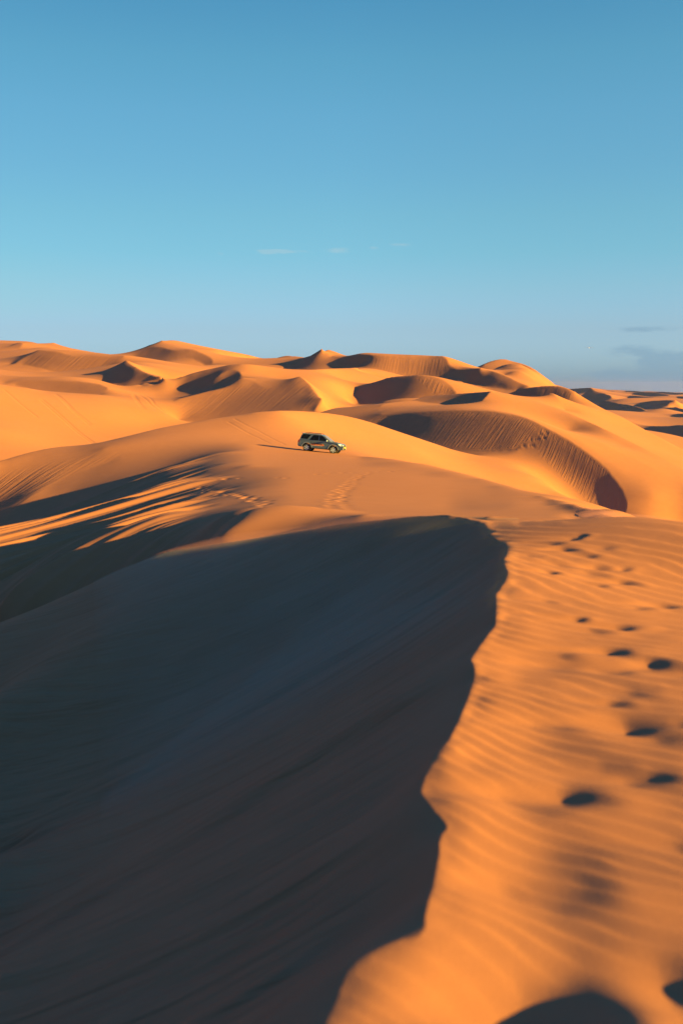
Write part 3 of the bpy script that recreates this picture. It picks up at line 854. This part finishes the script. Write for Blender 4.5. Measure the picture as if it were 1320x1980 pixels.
for sgn in (-1, 1):
    def win(name, xz, m=glass):
        p3 = [(x, sgn * side_y(z, .004), z) for x, z in xz]
        return obj(name, slab(p3, (0, sgn * .010, .002)), m, car, smooth=False)
    win('window', [(.80, 1.19), (.22, 1.62), (.10, 1.69), (-.14, 1.70), (-.14, 1.19)])
    win('window', [(-.22, 1.19), (-.22, 1.70), (-.78, 1.70), (-1.12, 1.22), (-1.08, 1.19)])
    win('window', [(-1.36, 1.24), (-1.06, 1.66), (-1.02, 1.70), (-1.80, 1.71), (-1.98, 1.56), (-2.06, 1.26)])
    obj('door_handle', slab([(-.02, sgn * .872, 1.05), (-.20, sgn * .872, 1.05), (-.20, sgn * .872, 1.02), (-.02, sgn * .872, 1.02)], (0, sgn * .035, 0)), paint, car, smooth=False)
    obj('door_handle', slab([(-.92, sgn * .872, 1.06), (-1.10, sgn * .872, 1.06), (-1.10, sgn * .872, 1.03), (-.92, sgn * .872, 1.03)], (0, sgn * .035, 0)), paint, car, smooth=False)
    # flares over the wheels, sill step, mirrors, rails
    for cx in (-WB, WB):
        outer, inner = arch(cx, .56, 13, .44), arch(cx, .478, 13, .43)
        kx = .90 * (1 - .20 * max(0, (cx + .1 - 1.5) / .85) ** 2)
        obj('wheel_arch_flare', prism(outer + inner[::-1], sgn * (kx - .03), sgn * (kx + .022), lambda c, k0=kx, cx0=cx: Vector((c.x, c.y * (1 - .20 * max(0, (c.x - 1.5) / .85) ** 2), c.z))), flare_m, car, bevel=.008)
    bm = bmesh.new(); box(bm, (0, sgn * .90, .40), (.86, .075, .028)); obj('side_step', bm, black, car, bevel=.012)
    mir = bmesh.new()
    box(mir, (.70, sgn * 1.00, 1.235), (.055, .105, .075))
    mo = obj('wing_mirror', mir, lamp_m if sgn < 0 else paint, car, bevel=.03)  # near mirror takes the pale lamp material, its sunlit look put into the colour
    mb = bmesh.new(); box(mb, (.70, sgn * .88, 1.18), (.03, .05, .02)); obj('mirror_arm', mb, black, mo)
    obj('roof_rail', tube([(-1.72, sgn * .60, ZT + .0), (-1.62, sgn * .60, ZT + .075), (-.2, sgn * .60, ZT + .08), (-.04, sgn * .60, ZT - .0)], .022), black, car)
    # lamps
    k = .90 * (1 - .20 * ((2.1 - 1.5) / .85) ** 2)
    obj('headlight', slab([(2.27, sgn * .46, .93), (2.06, sgn * (k + .028), .985), (1.84, sgn * (k + .085), .96), (2.02, sgn * (k + .060), .84), (2.25, sgn * (k - .10), .80), (2.335, sgn * .46, .82)], (.022, sgn * .012, .018)), lamp_m, car, bevel=.008)
    fb = lathe([(.001, -.01), (.058, -.01), (.07, .012), (.001, .02)], 16)
    bmesh.ops.rotate(fb, verts=fb.verts, cent=(0, 0, 0), matrix=Matrix.Rotation(-math.pi / 2, 3, 'Z'))
    bmesh.ops.translate(fb, verts=fb.verts, vec=(2.345, sgn * .56, .56))
    obj('fog_lamp', fb, lamp_m, car)
    obj('tail_light', slab([(-2.30, sgn * .80, 1.10), (-2.16, sgn * .862, 1.11), (-2.20, sgn * .872, .86), (-2.345, sgn * .80, .84)], (-.012, sgn * .02, 0)), red, car, bevel=.006)
    # lettering on the doors: dark script over an orange band, a small pale line beneath
    yd = sgn * .902
    rs = random.Random(5)
    bm = bmesh.new()
    xs = np.linspace(.42, -1.02, 25)
    up = [(x, .80 + .05 * math.sin(9 * x) + rs.uniform(0, .05)) for x in xs]
    dn = [(x, .695 - rs.uniform(0, .05)) for x in xs[::-1]]
    obj('door_band', slab([(x, yd, z) for x, z in up + dn], (0, sgn * .005, 0)), orange, car, smooth=False)
    bm = bmesh.new()
    cur = -.98
    for w_, h_ in ((.05, .22), (.09, .12), (.10, .10), (.06, .20), (.05, .18), (.11, .12), (.08, .11), (.05, .16), (.10, .11), (.09, .10), (.06, .13), (.10, .10)):
        x0 = cur * (1 if sgn < 0 else 1)
        box(bm, (x0, yd + sgn * .008, .80 + h_ / 2), (.016, .003, h_ / 2), Matrix.Rotation(.2, 3, 'Y'))
        box(bm, (x0 + w_ * .5, yd + sgn * .008, .815), (w_ * .42, .003, .016), Matrix.Rotation(rs.uniform(-.4, .4), 3, 'Y'))
        box(bm, (x0 + w_ * .55, yd + sgn * .008, .80 + h_ * .55), (w_ * .3, .003, .014), Matrix.Rotation(rs.uniform(-.5, .5), 3, 'Y'))
        cur += w_ + .025
    obj('door_script', bm, darkv, car, smooth=False)
    bm = bmesh.new()
    for k in range(15):
        box(bm, (-.80 + k * .072, yd + sgn * .006, .645), (.024, .003, .014))
    obj('door_small_print', bm, white, car, smooth=False)

ws = [(.30, -.62, 1.665), (.30, .62, 1.665), (.97, .74, 1.20), (.97, -.74, 1.20)]
obj('windscreen', slab(ws, (.020, 0, .018)), screen_m, car, smooth=False)
obj('rear_window', slab([(-2.045, -.60, 1.60), (-2.045, .60, 1.60), (-2.165, .70, 1.25), (-2.165, -.70, 1.25)], (-.02, 0, .006)), glass, car, smooth=False)
bm = bmesh.new(); box(bm, (-2.00, 0, ZT - .012), (.13, .58, .020), Matrix.Rotation(.10, 3, 'Y')); obj('roof_spoiler', bm, paint, car, bevel=.012)
obj('bonnet_scoop', prism([(1.05, 1.14), (1.62, 1.07), (1.62, 1.125), (1.55, 1.145), (1.15, 1.165)], -.26, .26), paint, car, bevel=.02)
bm = bmesh.new()
for k in range(4):
    box(bm, (2.345 - .006 * k, 0, .80 + .035 * k - .02), (.02, .42, .010))
box(bm, (2.325, 0, .83), (.012, .44, .085))
gr = obj('grille', bm, black, car, bevel=.004)
bm = bmesh.new(); box(bm, (2.335, 0, .57), (.022, .46, .085)); obj('air_intake', bm, black, car, bevel=.01)
bm = bmesh.new(); box(bm, (2.372, 0, .69), (.008, .26, .058)); obj('number_plate', bm, yellow, car, bevel=.004)
bm = bmesh.new(); box(bm, (-2.36, 0, .92), (.008, .26, .058)); obj('number_plate', bm, yellow, car, bevel=.004)
obj('underbody', prism([(-2.0, .50), (-1.2, .34), (1.6, .34), (2.15, .45), (2.0, .60), (-2.0, .60)], -.66, .66), black, car)
for sx_ in (-1, 1):
    for sgn in (-1, 1):
        wh = bpy.data.objects.new('wheel', None)
        sc.collection.objects.link(wh)
        wh.parent = car
        wh.location = (sx_ * WB, sgn * .765, WR)
        wh.rotation_euler = (0, 0, 0.10 if sx_ > 0 else 0)
        obj('tyre', lathe([(.235, -.115), (.30, -.128), (.352, -.122), (.380, -.095), (.388, 0), (.380, .095), (.352, .122), (.30, .128), (.235, .115)], 40), rubber, wh)
        rb = lathe([(.25, -.10), (.262, -.118), (.250, -.122), (.225, -.105), (.215, -.04), (.215, .04), (.225, .105), (.250, .122), (.262, .118), (.25, .10)], 40)
        for k in range(6):
            rot = Matrix.Rotation(2 * math.pi * k / 6, 3, 'Y')
            for yy in (-.112, .112):
                vs = box(rb, (0, 0, 0), (.040, .010, .085))
                for v in vs:
                    taper = 1.35 if v.co.z > 0 else .8
                    v.co = rot @ Vector((v.co.x * taper, v.co.y + yy, v.co.z + .150))
        hubv = bmesh.ops.create_cone(rb, cap_ends=True, segments=20, radius1=.062, radius2=.062, depth=.235, matrix=Matrix.Rotation(math.pi / 2, 4, 'X'))
        obj('rim', rb, alloy, wh)
        obj('brake_disc', lathe([(.001, -.02), (.16, -.02), (.16, .02), (.001, .02)], 24), black, wh)

# stand the car on the sand: rear right wheel on its track, nose downhill
CAR_SCALE = .96
rx, ry = hit(592.5, 872, 85, 115)
yaw = math.radians(-14)
hx, hy = math.cos(yaw), math.sin(yaw)
cx_, cy_ = rx + hx * WB * CAR_SCALE - hy * .765 * CAR_SCALE, ry + hy * WB * CAR_SCALE + hx * .765 * CAR_SCALE
P = {}
for sx_ in (-1, 1):
    for sgn in (-1, 1):
        px, py = cx_ + CAR_SCALE * (hx * sx_ * WB - hy * sgn * .765), cy_ + CAR_SCALE * (hy * sx_ * WB + hx * sgn * .765)
        P[sx_, sgn] = Vector((px, py, float(ground_z(px, py))))
fwd = ((P[1, 1] + P[1, -1]) - (P[-1, 1] + P[-1, -1])).normalized()
lft = ((P[1, 1] + P[-1, 1]) - (P[1, -1] + P[-1, -1])).normalized()
upv = fwd.cross(lft).normalized()
lft = upv.cross(fwd).normalized()
ctr = sum(P.values(), Vector()) / 4
M3 = Matrix((fwd, lft, upv)).transposed()
car.matrix_world = Matrix.Translation(ctr - upv * .03) @ M3.to_4x4() @ Matrix.Scale(CAR_SCALE, 4)

# gull
bird_white = mat('white_feathers', (.72, .72, .70), .8)
bird_grey = mat('grey_feathers', (.22, .23, .25), .8)
bird_dark = mat('dark_wing_tip', (.05, .05, .055), .8)
bird = bpy.data.objects.new('gull', None)
sc.collection.objects.link(bird)
bird['label'] = 'small white gull gliding above the far dunes on the right'
bird['category'] = 'bird'
bb = bmesh.new()
prev = None
for x_, r_, z_ in ((-.20, .012, .0), (-.12, .035, 0), (0, .062, -.005), (.10, .058, 0), (.16, .038, .012), (.20, .040, .018), (.235, .030, .018), (.26, .010, .012), (.29, .004, .006)):
    ring = [bb.verts.new((x_, r_ * math.cos(k * math.pi / 5), z_ + r_ * .9 * math.sin(k * math.pi / 5))) for k in range(10)]
    if prev:
        for k in range(10):
            bb.faces.new((prev[k], prev[(k + 1) % 10], ring[(k + 1) % 10], ring[k]))
    else:
        bb.faces.new(ring)
    prev = ring
bb.faces.new(prev)
obj('bird_body', bb, bird_white, bird)
obj('tail', slab([(-.16, -.02, .004), (-.16, .02, .004), (-.31, .055, 0), (-.31, -.055, 0)], (0, 0, .008)), bird_white, bird)
for sgn in (-1, 1):
    secs = [(0.03, .10, -.06, .010), (.16, .11, -.07, .075), (.30, .10, -.055, .105), (.44, .06, -.06, .075), (.56, -.01, -.075, .035)]
    wb_ = bmesh.new()
    prev = None
    for y_, xf, xb, z_ in secs:
        ring = [wb_.verts.new(q) for q in ((xf, sgn * y_, z_), ((xf + xb) / 2, sgn * y_, z_ + .014), (xb, sgn * y_, z_), ((xf + xb) / 2, sgn * y_, z_ - .004))]
        if prev:
            for k in range(4):
                wb_.faces.new((prev[k], prev[(k + 1) % 4], ring[(k + 1) % 4], ring[k]))
        else:
            wb_.faces.new(ring)
        prev = ring
    wb_.faces.new(prev)
    wg = obj('wing', wb_, bird_grey, bird)
    obj('wing_tip', slab([(-.005, sgn * .555, .036), (-.078, sgn * .555, .036), (-.10, sgn * .70, -.02), (-.085, sgn * .71, -.022)], (0, 0, .008)), bird_dark, wg)
bp = at(1138, 672.5, 158)
bird.location = bp
bird.rotation_euler = (0.06, 0.05, math.radians(76))

# ------------------------------------------------------------------ air
hm = bpy.data.materials.new('haze_air')
hm.use_nodes = True
hn = hm.node_tree
hn.nodes.remove(hn.nodes['Principled BSDF'])
pv = hn.nodes.new('ShaderNodeVolumePrincipled')
pv.inputs['Color'].default_value = (.33, .36, 1.0, 1)
pv.inputs['Density'].default_value = HAZE
pv.inputs['Anisotropy'].default_value = 0.2
hn.links.new(pv.outputs[0], hn.nodes['Material Output'].inputs['Volume'])
bm = bmesh.new()
zlo, zhi = float(Z.min()) - 1.0, max(float(Z.max()), 12.0) + 3.0
box(bm, (0, 6050, (zlo + zhi) / 2), (12500, 6250, (zhi - zlo) / 2))
hz = obj('haze', bm, hm, smooth=False)
hz['kind'] = 'stuff'
hz['label'] = 'thin dusty air paling the far dunes near the horizon'
hz['category'] = 'haze'

# sand smoking off the crest in the wind
def drift(name, px, high, deep, dens_, label):
    pth = []
    for (u, v, r) in dens(px, 30):
        q = at(u, v, r)
        g = float(ground_z(q[0], q[1]))
        pth.append(Vector((q[0], q[1], g)))
    bm = bmesh.new()
    prev = None
    n = len(pth)
    for i, p in enumerate(pth):
        d = (pth[min(i + 1, n - 1)] - pth[max(i - 1, 0)]); d.z = 0
        side_v = Vector((-d.y, d.x, 0)).normalized()
        f = math.sin(math.pi * (i + .02) / (n - 1 + .04)) ** .5 * (.75 + .35 * mnoise.noise(p * .9))
        ring = []
        for k in range(12):
            a_ = 2 * math.pi * k / 12
            off = math.cos(a_) * deep * f
            pos = p + side_v * off
            gz = float(ground_z(pos.x, pos.y))
            ring.append(bm.verts.new((pos.x, pos.y, max(gz - .03, p.z - .5 * deep) + .02 + (1 + math.sin(a_)) * .5 * high * f)))
        if prev:
            for k in range(12):
                bm.faces.new((prev[k], prev[(k + 1) % 12], ring[(k + 1) % 12], ring[k]))
        else:
            bm.faces.new(ring)
        prev = ring
    bm.faces.new(prev)
    m = bpy.data.materials.new('blown_sand')
    m.use_nodes = True
    nn = m.node_tree
    nn.nodes.remove(nn.nodes['Principled BSDF'])
    v_ = nn.nodes.new('ShaderNodeVolumePrincipled')
    v_.inputs['Color'].default_value = (.66, .30, .26, 1)
    v_.inputs['Density'].default_value = dens_
    v_.inputs['Anisotropy'].default_value = .3
    nn.links.new(v_.outputs[0], nn.nodes['Material Output'].inputs['Volume'])
    o = obj(name, bm, m)
    o['kind'] = 'stuff'
    o['label'] = label
    o['category'] = 'sand'
    return o
drift('blowing_sand', [(850, 997, 12.3), (740, 1004, 13), (620, 1020, 14), (500, 1040, 15.5), (420, 1052, 16.6), (320, 1068, 18.2), (260, 1092, 19.2)],   .16, .55, .38, 'thin veil of sand blowing over the shaded crest of the near dune')
drift('blowing_sand', [(1380, 1028, 10.6), (1320, 1020, 11.2), (1250, 1010, 12.3), (1190, 1000, 14), (1140, 987, 19), (1100, 975, 26)], .12, .6, .32, 'thin veil of sand blowing along the sunlit edge of the ridge on the right')

# fine dust carried over the crest hangs above the upper part of the shaded face
nu, nr_ = 40, 24
th_v = np.linspace(float(ray(180, 1100)[0]), float(ray(1000, 1100)[0]), nu)
vs_t, vs_b = [], []
bm = bmesh.new()
for i, t in enumerate(th_v):
    rt, rb_ = [], []
    rc = float(np.exp(np.interp(t, cth2[len(crest_r0):][::-1], crh2[len(crest_r0):][::-1])))
    for j in range(nr_):
        r_ = 6.6 + (max(rc, 9.5) - .1 - 6.6) * j / (nr_ - 1)
        px, py = r_ * math.sin(t), r_ * math.cos(t)
        gz = float(ground_z(px, py))
        f = math.sin(math.pi * min(1, max(0, (i + .01) / (nu - 1)))) ** .6 * (1 - abs(2 * j / (nr_ - 1) - 1) ** 3)
        rt.append(bm.verts.new((px, py, gz + .03 + min(.42 * f * (.8 + .4 * mnoise.noise(Vector((px * .8, py * .8, 2.0)))), .26 * max(0.0, (float(np.interp(math.log(r_), crh2, cth2)) - t) * r_ - .1)))))
        rb_.append(bm.verts.new((px, py, gz + .02)))
    vs_t.append(rt); vs_b.append(rb_)
for i in range(nu - 1):
    for j in range(nr_ - 1):
        bm.faces.new((vs_t[i][j], vs_t[i + 1][j], vs_t[i + 1][j + 1], vs_t[i][j + 1]))
        bm.faces.new((vs_b[i][j], vs_b[i][j + 1], vs_b[i + 1][j + 1], vs_b[i + 1][j]))
for i in range(nu - 1):
    for j in (0, nr_ - 1):
        bm.faces.new((vs_t[i][j], vs_b[i][j], vs_b[i + 1][j], vs_t[i + 1][j]))
for j in range(nr_ - 1):
    for i in (0, nu - 1):
        bm.faces.new((vs_t[i][j], vs_b[i][j], vs_b[i][j + 1], vs_t[i][j + 1]))
dm = bpy.data.materials.new('hanging_dust')
dm.use_nodes = True
dn = dm.node_tree
dn.nodes.remove(dn.nodes['Principled BSDF'])
dv = dn.nodes.new('ShaderNodeVolumePrincipled')
dv.inputs['Color'].default_value = (.62, .56, .52, 1)
dv.inputs['Density'].default_value = .14
dn.links.new(dv.outputs[0], dn.nodes['Material Output'].inputs['Volume'])
do_ = obj('hanging_dust', bm, dm)
do_['kind'] = 'stuff'
do_['label'] = 'pale dust hanging over the top of the shaded dune face'
do_['category'] = 'dust'

# ------------------------------------------------------------------ light and sky
SUN_EL = math.radians(14.5)
SUN_BACK = math.radians(20)          # sun stands right of the view, this far behind its normal
ldir = Vector((math.cos(SUN_EL) * math.cos(SUN_BACK), -math.cos(SUN_EL) * math.sin(SUN_BACK), math.sin(SUN_EL)))
sun = bpy.data.lights.new('sun', 'SUN')
sun.energy = 4.2
sun.angle = math.radians(0.5)
sun.color = (1.0, 0.635, 0.085)
so = bpy.data.objects.new('sun', sun)
sc.collection.objects.link(so)
so.rotation_euler = ldir.to_track_quat('Z', 'Y').to_euler()

w = bpy.data.worlds.new('World')
sc.world = w
w.use_nodes = True
nt_ = w.node_tree
bg = nt_.nodes['Background']
sky = nt_.nodes.new('ShaderNodeTexSky')
sky.sky_type = 'NISHITA'
sky.sun_disc = False
sky.sun_elevation = SUN_EL
sky.sun_rotation = math.atan2(ldir.x, ldir.y)
SKY_STRENGTH = 0.05
# colour of the clear air by elevation (degrees, sRGB) and the bare sky texture's value there: their ratio tints the sky
AIR = [(-2, 146, 184, 205, 3.10, 2.90, 1.80), (0.5, 148, 186, 207, 3.10, 2.90, 1.80), (1.6, 153, 190, 212, 3.30, 3.30, 2.20), (3.1, 157, 195, 216, 3.55, 3.95, 2.95), (5.4, 146, 198, 221, 3.20, 3.95, 3.65),
       (7.3, 131, 195, 220, 2.80, 3.70, 3.88), (9.3, 122, 189, 216, 2.40, 3.38, 3.86), (11.6, 112, 180, 213, 2.05, 3.00, 3.70),
       (14.5, 103, 172, 208, 1.73, 2.60, 3.43), (17.2, 93, 163, 199, 1.50, 2.28, 3.16), (19.8, 82, 152, 192, 1.34, 2.06, 2.95),
       (21.5, 70, 142, 182, 1.25, 1.94, 2.83), (30, 58, 134, 192, .94, 1.49, 2.30), (45, 55, 128, 202, .68, 1.09, 1.78), (90, 54, 122, 206, .54, .88, 1.47)]
def lin(c):
    c = c / 255
    return c / 12.92 if c <= 0.04045 else ((c + 0.055) / 1.055) ** 2.4
EXPOSURE = 2.7
tints = [[lin(a[1 + i]) / (a[4 + i] * SKY_STRENGTH * 2 ** EXPOSURE) for i in range(3)] for a in AIR]
tmax = max(max(t) for t in tints)
tc = nt_.nodes.new('ShaderNodeTexCoord')
sep = nt_.nodes.new('ShaderNodeSeparateXYZ')
nt_.links.new(tc.outputs['Generated'], sep.inputs[0])
mr = nt_.nodes.new('ShaderNodeMapRange')
mr.inputs['From Min'].default_value = -0.04
mr.inputs['From Max'].default_value = 1.0
nt_.links.new(sep.outputs['Z'], mr.inputs['Value'])
ramp = nt_.nodes.new('ShaderNodeValToRGB')
while len(ramp.color_ramp.elements) < len(AIR):
    ramp.color_ramp.elements.new(0.5)
for e, a, t in zip(ramp.color_ramp.elements, AIR, tints):
    e.position = (math.sin(math.radians(a[0])) + 0.04) / 1.04
    e.color = [q / tmax for q in t] + [1]
nt_.links.new(mr.outputs[0], ramp.inputs[0])
mul = nt_.nodes.new('ShaderNodeVectorMath'); mul.operation = 'MULTIPLY'
nt_.links.new(sky.outputs[0], mul.inputs[0])
nt_.links.new(ramp.outputs[0], mul.inputs[1])
sca = nt_.nodes.new('ShaderNodeVectorMath'); sca.operation = 'SCALE'
sca.inputs['Scale'].default_value = tmax
nt_.links.new(mul.outputs[0], sca.inputs[0])
SKY_OUT = sca.outputs[0]
sx = nt_.nodes.new('ShaderNodeSeparateXYZ')
nrm = nt_.nodes.new('ShaderNodeVectorMath'); nrm.operation = 'NORMALIZE'
nt_.links.new(tc.outputs['Generated'], nrm.inputs[0])
nt_.links.new(nrm.outputs[0], sx.inputs[0])
def math_n(op, a, b=None):
    n = nt_.nodes.new('ShaderNodeMath'); n.operation = op
    for i, q in enumerate((a, b)):
        if q is None:
            continue
        if isinstance(q, (int, float)):
            n.inputs[i].default_value = q
        else:
            nt_.links.new(q, n.inputs[i])
    return n.outputs[0]
AZ = math_n('ARCTAN2', sx.outputs['X'], sx.outputs['Y'])
EL = math_n('ARCSINE', sx.outputs['Z'])
# the hazy side away from the sun is no brighter than the rest
side_f = math_n('ADD', 1.0, math_n('MULTIPLY', math_n('MINIMUM', sx.outputs['X'], 0.0), 0.42))
s2 = nt_.nodes.new('ShaderNodeVectorMath'); s2.operation = 'SCALE'
nt_.links.new(SKY_OUT, s2.inputs[0]); nt_.links.new(side_f, s2.inputs['Scale'])
# the glow round the sun is kept within what the haze shows
mn = nt_.nodes.new('ShaderNodeVectorMath'); mn.operation = 'MINIMUM'
nt_.links.new(s2.outputs[0], mn.inputs[0])
mn.inputs[1].default_value = (1.25, 1.95, 2.3)
SKY_OUT = mn.outputs[0]
def clouds(spots, colour, freq, stretch, thr, opacity, seed):
    global SKY_OUT
    cv = nt_.nodes.new('ShaderNodeCombineXYZ')
    nt_.links.new(math_n('MULTIPLY', AZ, freq), cv.inputs[0])
    nt_.links.new(math_n('MULTIPLY', EL, freq * stretch), cv.inputs[1])
    cv.inputs[2].default_value = seed
    nz = nt_.nodes.new('ShaderNodeTexNoise')
    nz.inputs['Scale'].default_value = 1.0; nz.inputs['Detail'].default_value = 6; nz.inputs['Roughness'].default_value = .6
    nt_.links.new(cv.outputs[0], nz.inputs['Vector'])
    total = None
    for (u, v, ru, rv, amp) in spots:
        t_, s_ = ray(u, v)
        e_ = math.atan(float(s_))
        da = math_n('DIVIDE', math_n('SUBTRACT', AZ, float(t_)), ru / F_PX)
        de = math_n('DIVIDE', math_n('SUBTRACT', EL, e_), rv / F_PX)
        d2 = math_n('ADD', math_n('MULTIPLY', da, da), math_n('MULTIPLY', de, de))
        g = math_n('MULTIPLY', math_n('EXPONENT', math_n('MULTIPLY', d2, -1.0)), amp)
        total = g if total is None else math_n('ADD', total, g)
    m = nt_.nodes.new('ShaderNodeMapRange')
    m.interpolation_type = 'SMOOTHSTEP'
    m.inputs['From Min'].default_value = thr
    m.inputs['From Max'].default_value = thr + .42
    nt_.links.new(math_n('MULTIPLY', total, math_n('ADD', math_n('MULTIPLY', nz.outputs['Fac'], 1.6), -.25)), m.inputs['Value'])
    mx = nt_.nodes.new('ShaderNodeMix'); mx.data_type = 'RGBA'
    nt_.links.new(math_n('MULTIPLY', m.outputs[0], opacity), mx.inputs[0])
    nt_.links.new(SKY_OUT, mx.inputs[6])
    mx.inputs[7].default_value = [lin(c) / (SKY_STRENGTH * 2 ** EXPOSURE) for c in colour] + [1]
    SKY_OUT = mx.outputs[2]
clouds([(518, 487, 26, 5, 1), (560, 486, 50, 5, 1), (655, 484, 28, 7, 1), (722, 479, 12, 4, .9), (772, 473, 26, 4, 1), (425, 491, 12, 4, .8)], (178, 205, 214), 60, 4.5, .22, .38, 3.0)
clouds([(1225, 678, 55, 13, 1.1), (1275, 692, 45, 11, .9), (1255, 636, 75, 10, .75), (1310, 716, 110, 20, 1.2), (1390, 690, 60, 30, 1), (1180, 725, 60, 9, .8), (1330, 745, 170, 22, 1.3)], (122, 160, 186), 34, 2.4, .20, .5, 8.0)

nt_.links.new(SKY_OUT, bg.inputs[0])
bg.inputs[1].default_value = SKY_STRENGTH

cam = bpy.data.cameras.new('camera')
co_ = bpy.data.objects.new('camera', cam)
sc.collection.objects.link(co_)
co_.rotation_euler = (math.pi / 2 - PITCH, 0, 0)
cam.sensor_fit = 'VERTICAL'
cam.sensor_height = 36
cam.lens = 36 * F_PX / 1980
cam.dof.use_dof = True
cam.dof.focus_distance = 95
cam.dof.aperture_fstop = 1.9
cam.clip_start = 0.05
cam.clip_end = 40000
sc.camera = co_
sc.view_settings.view_transform = 'Standard'
sc.view_settings.look = 'None'
sc.view_settings.exposure = EXPOSURE
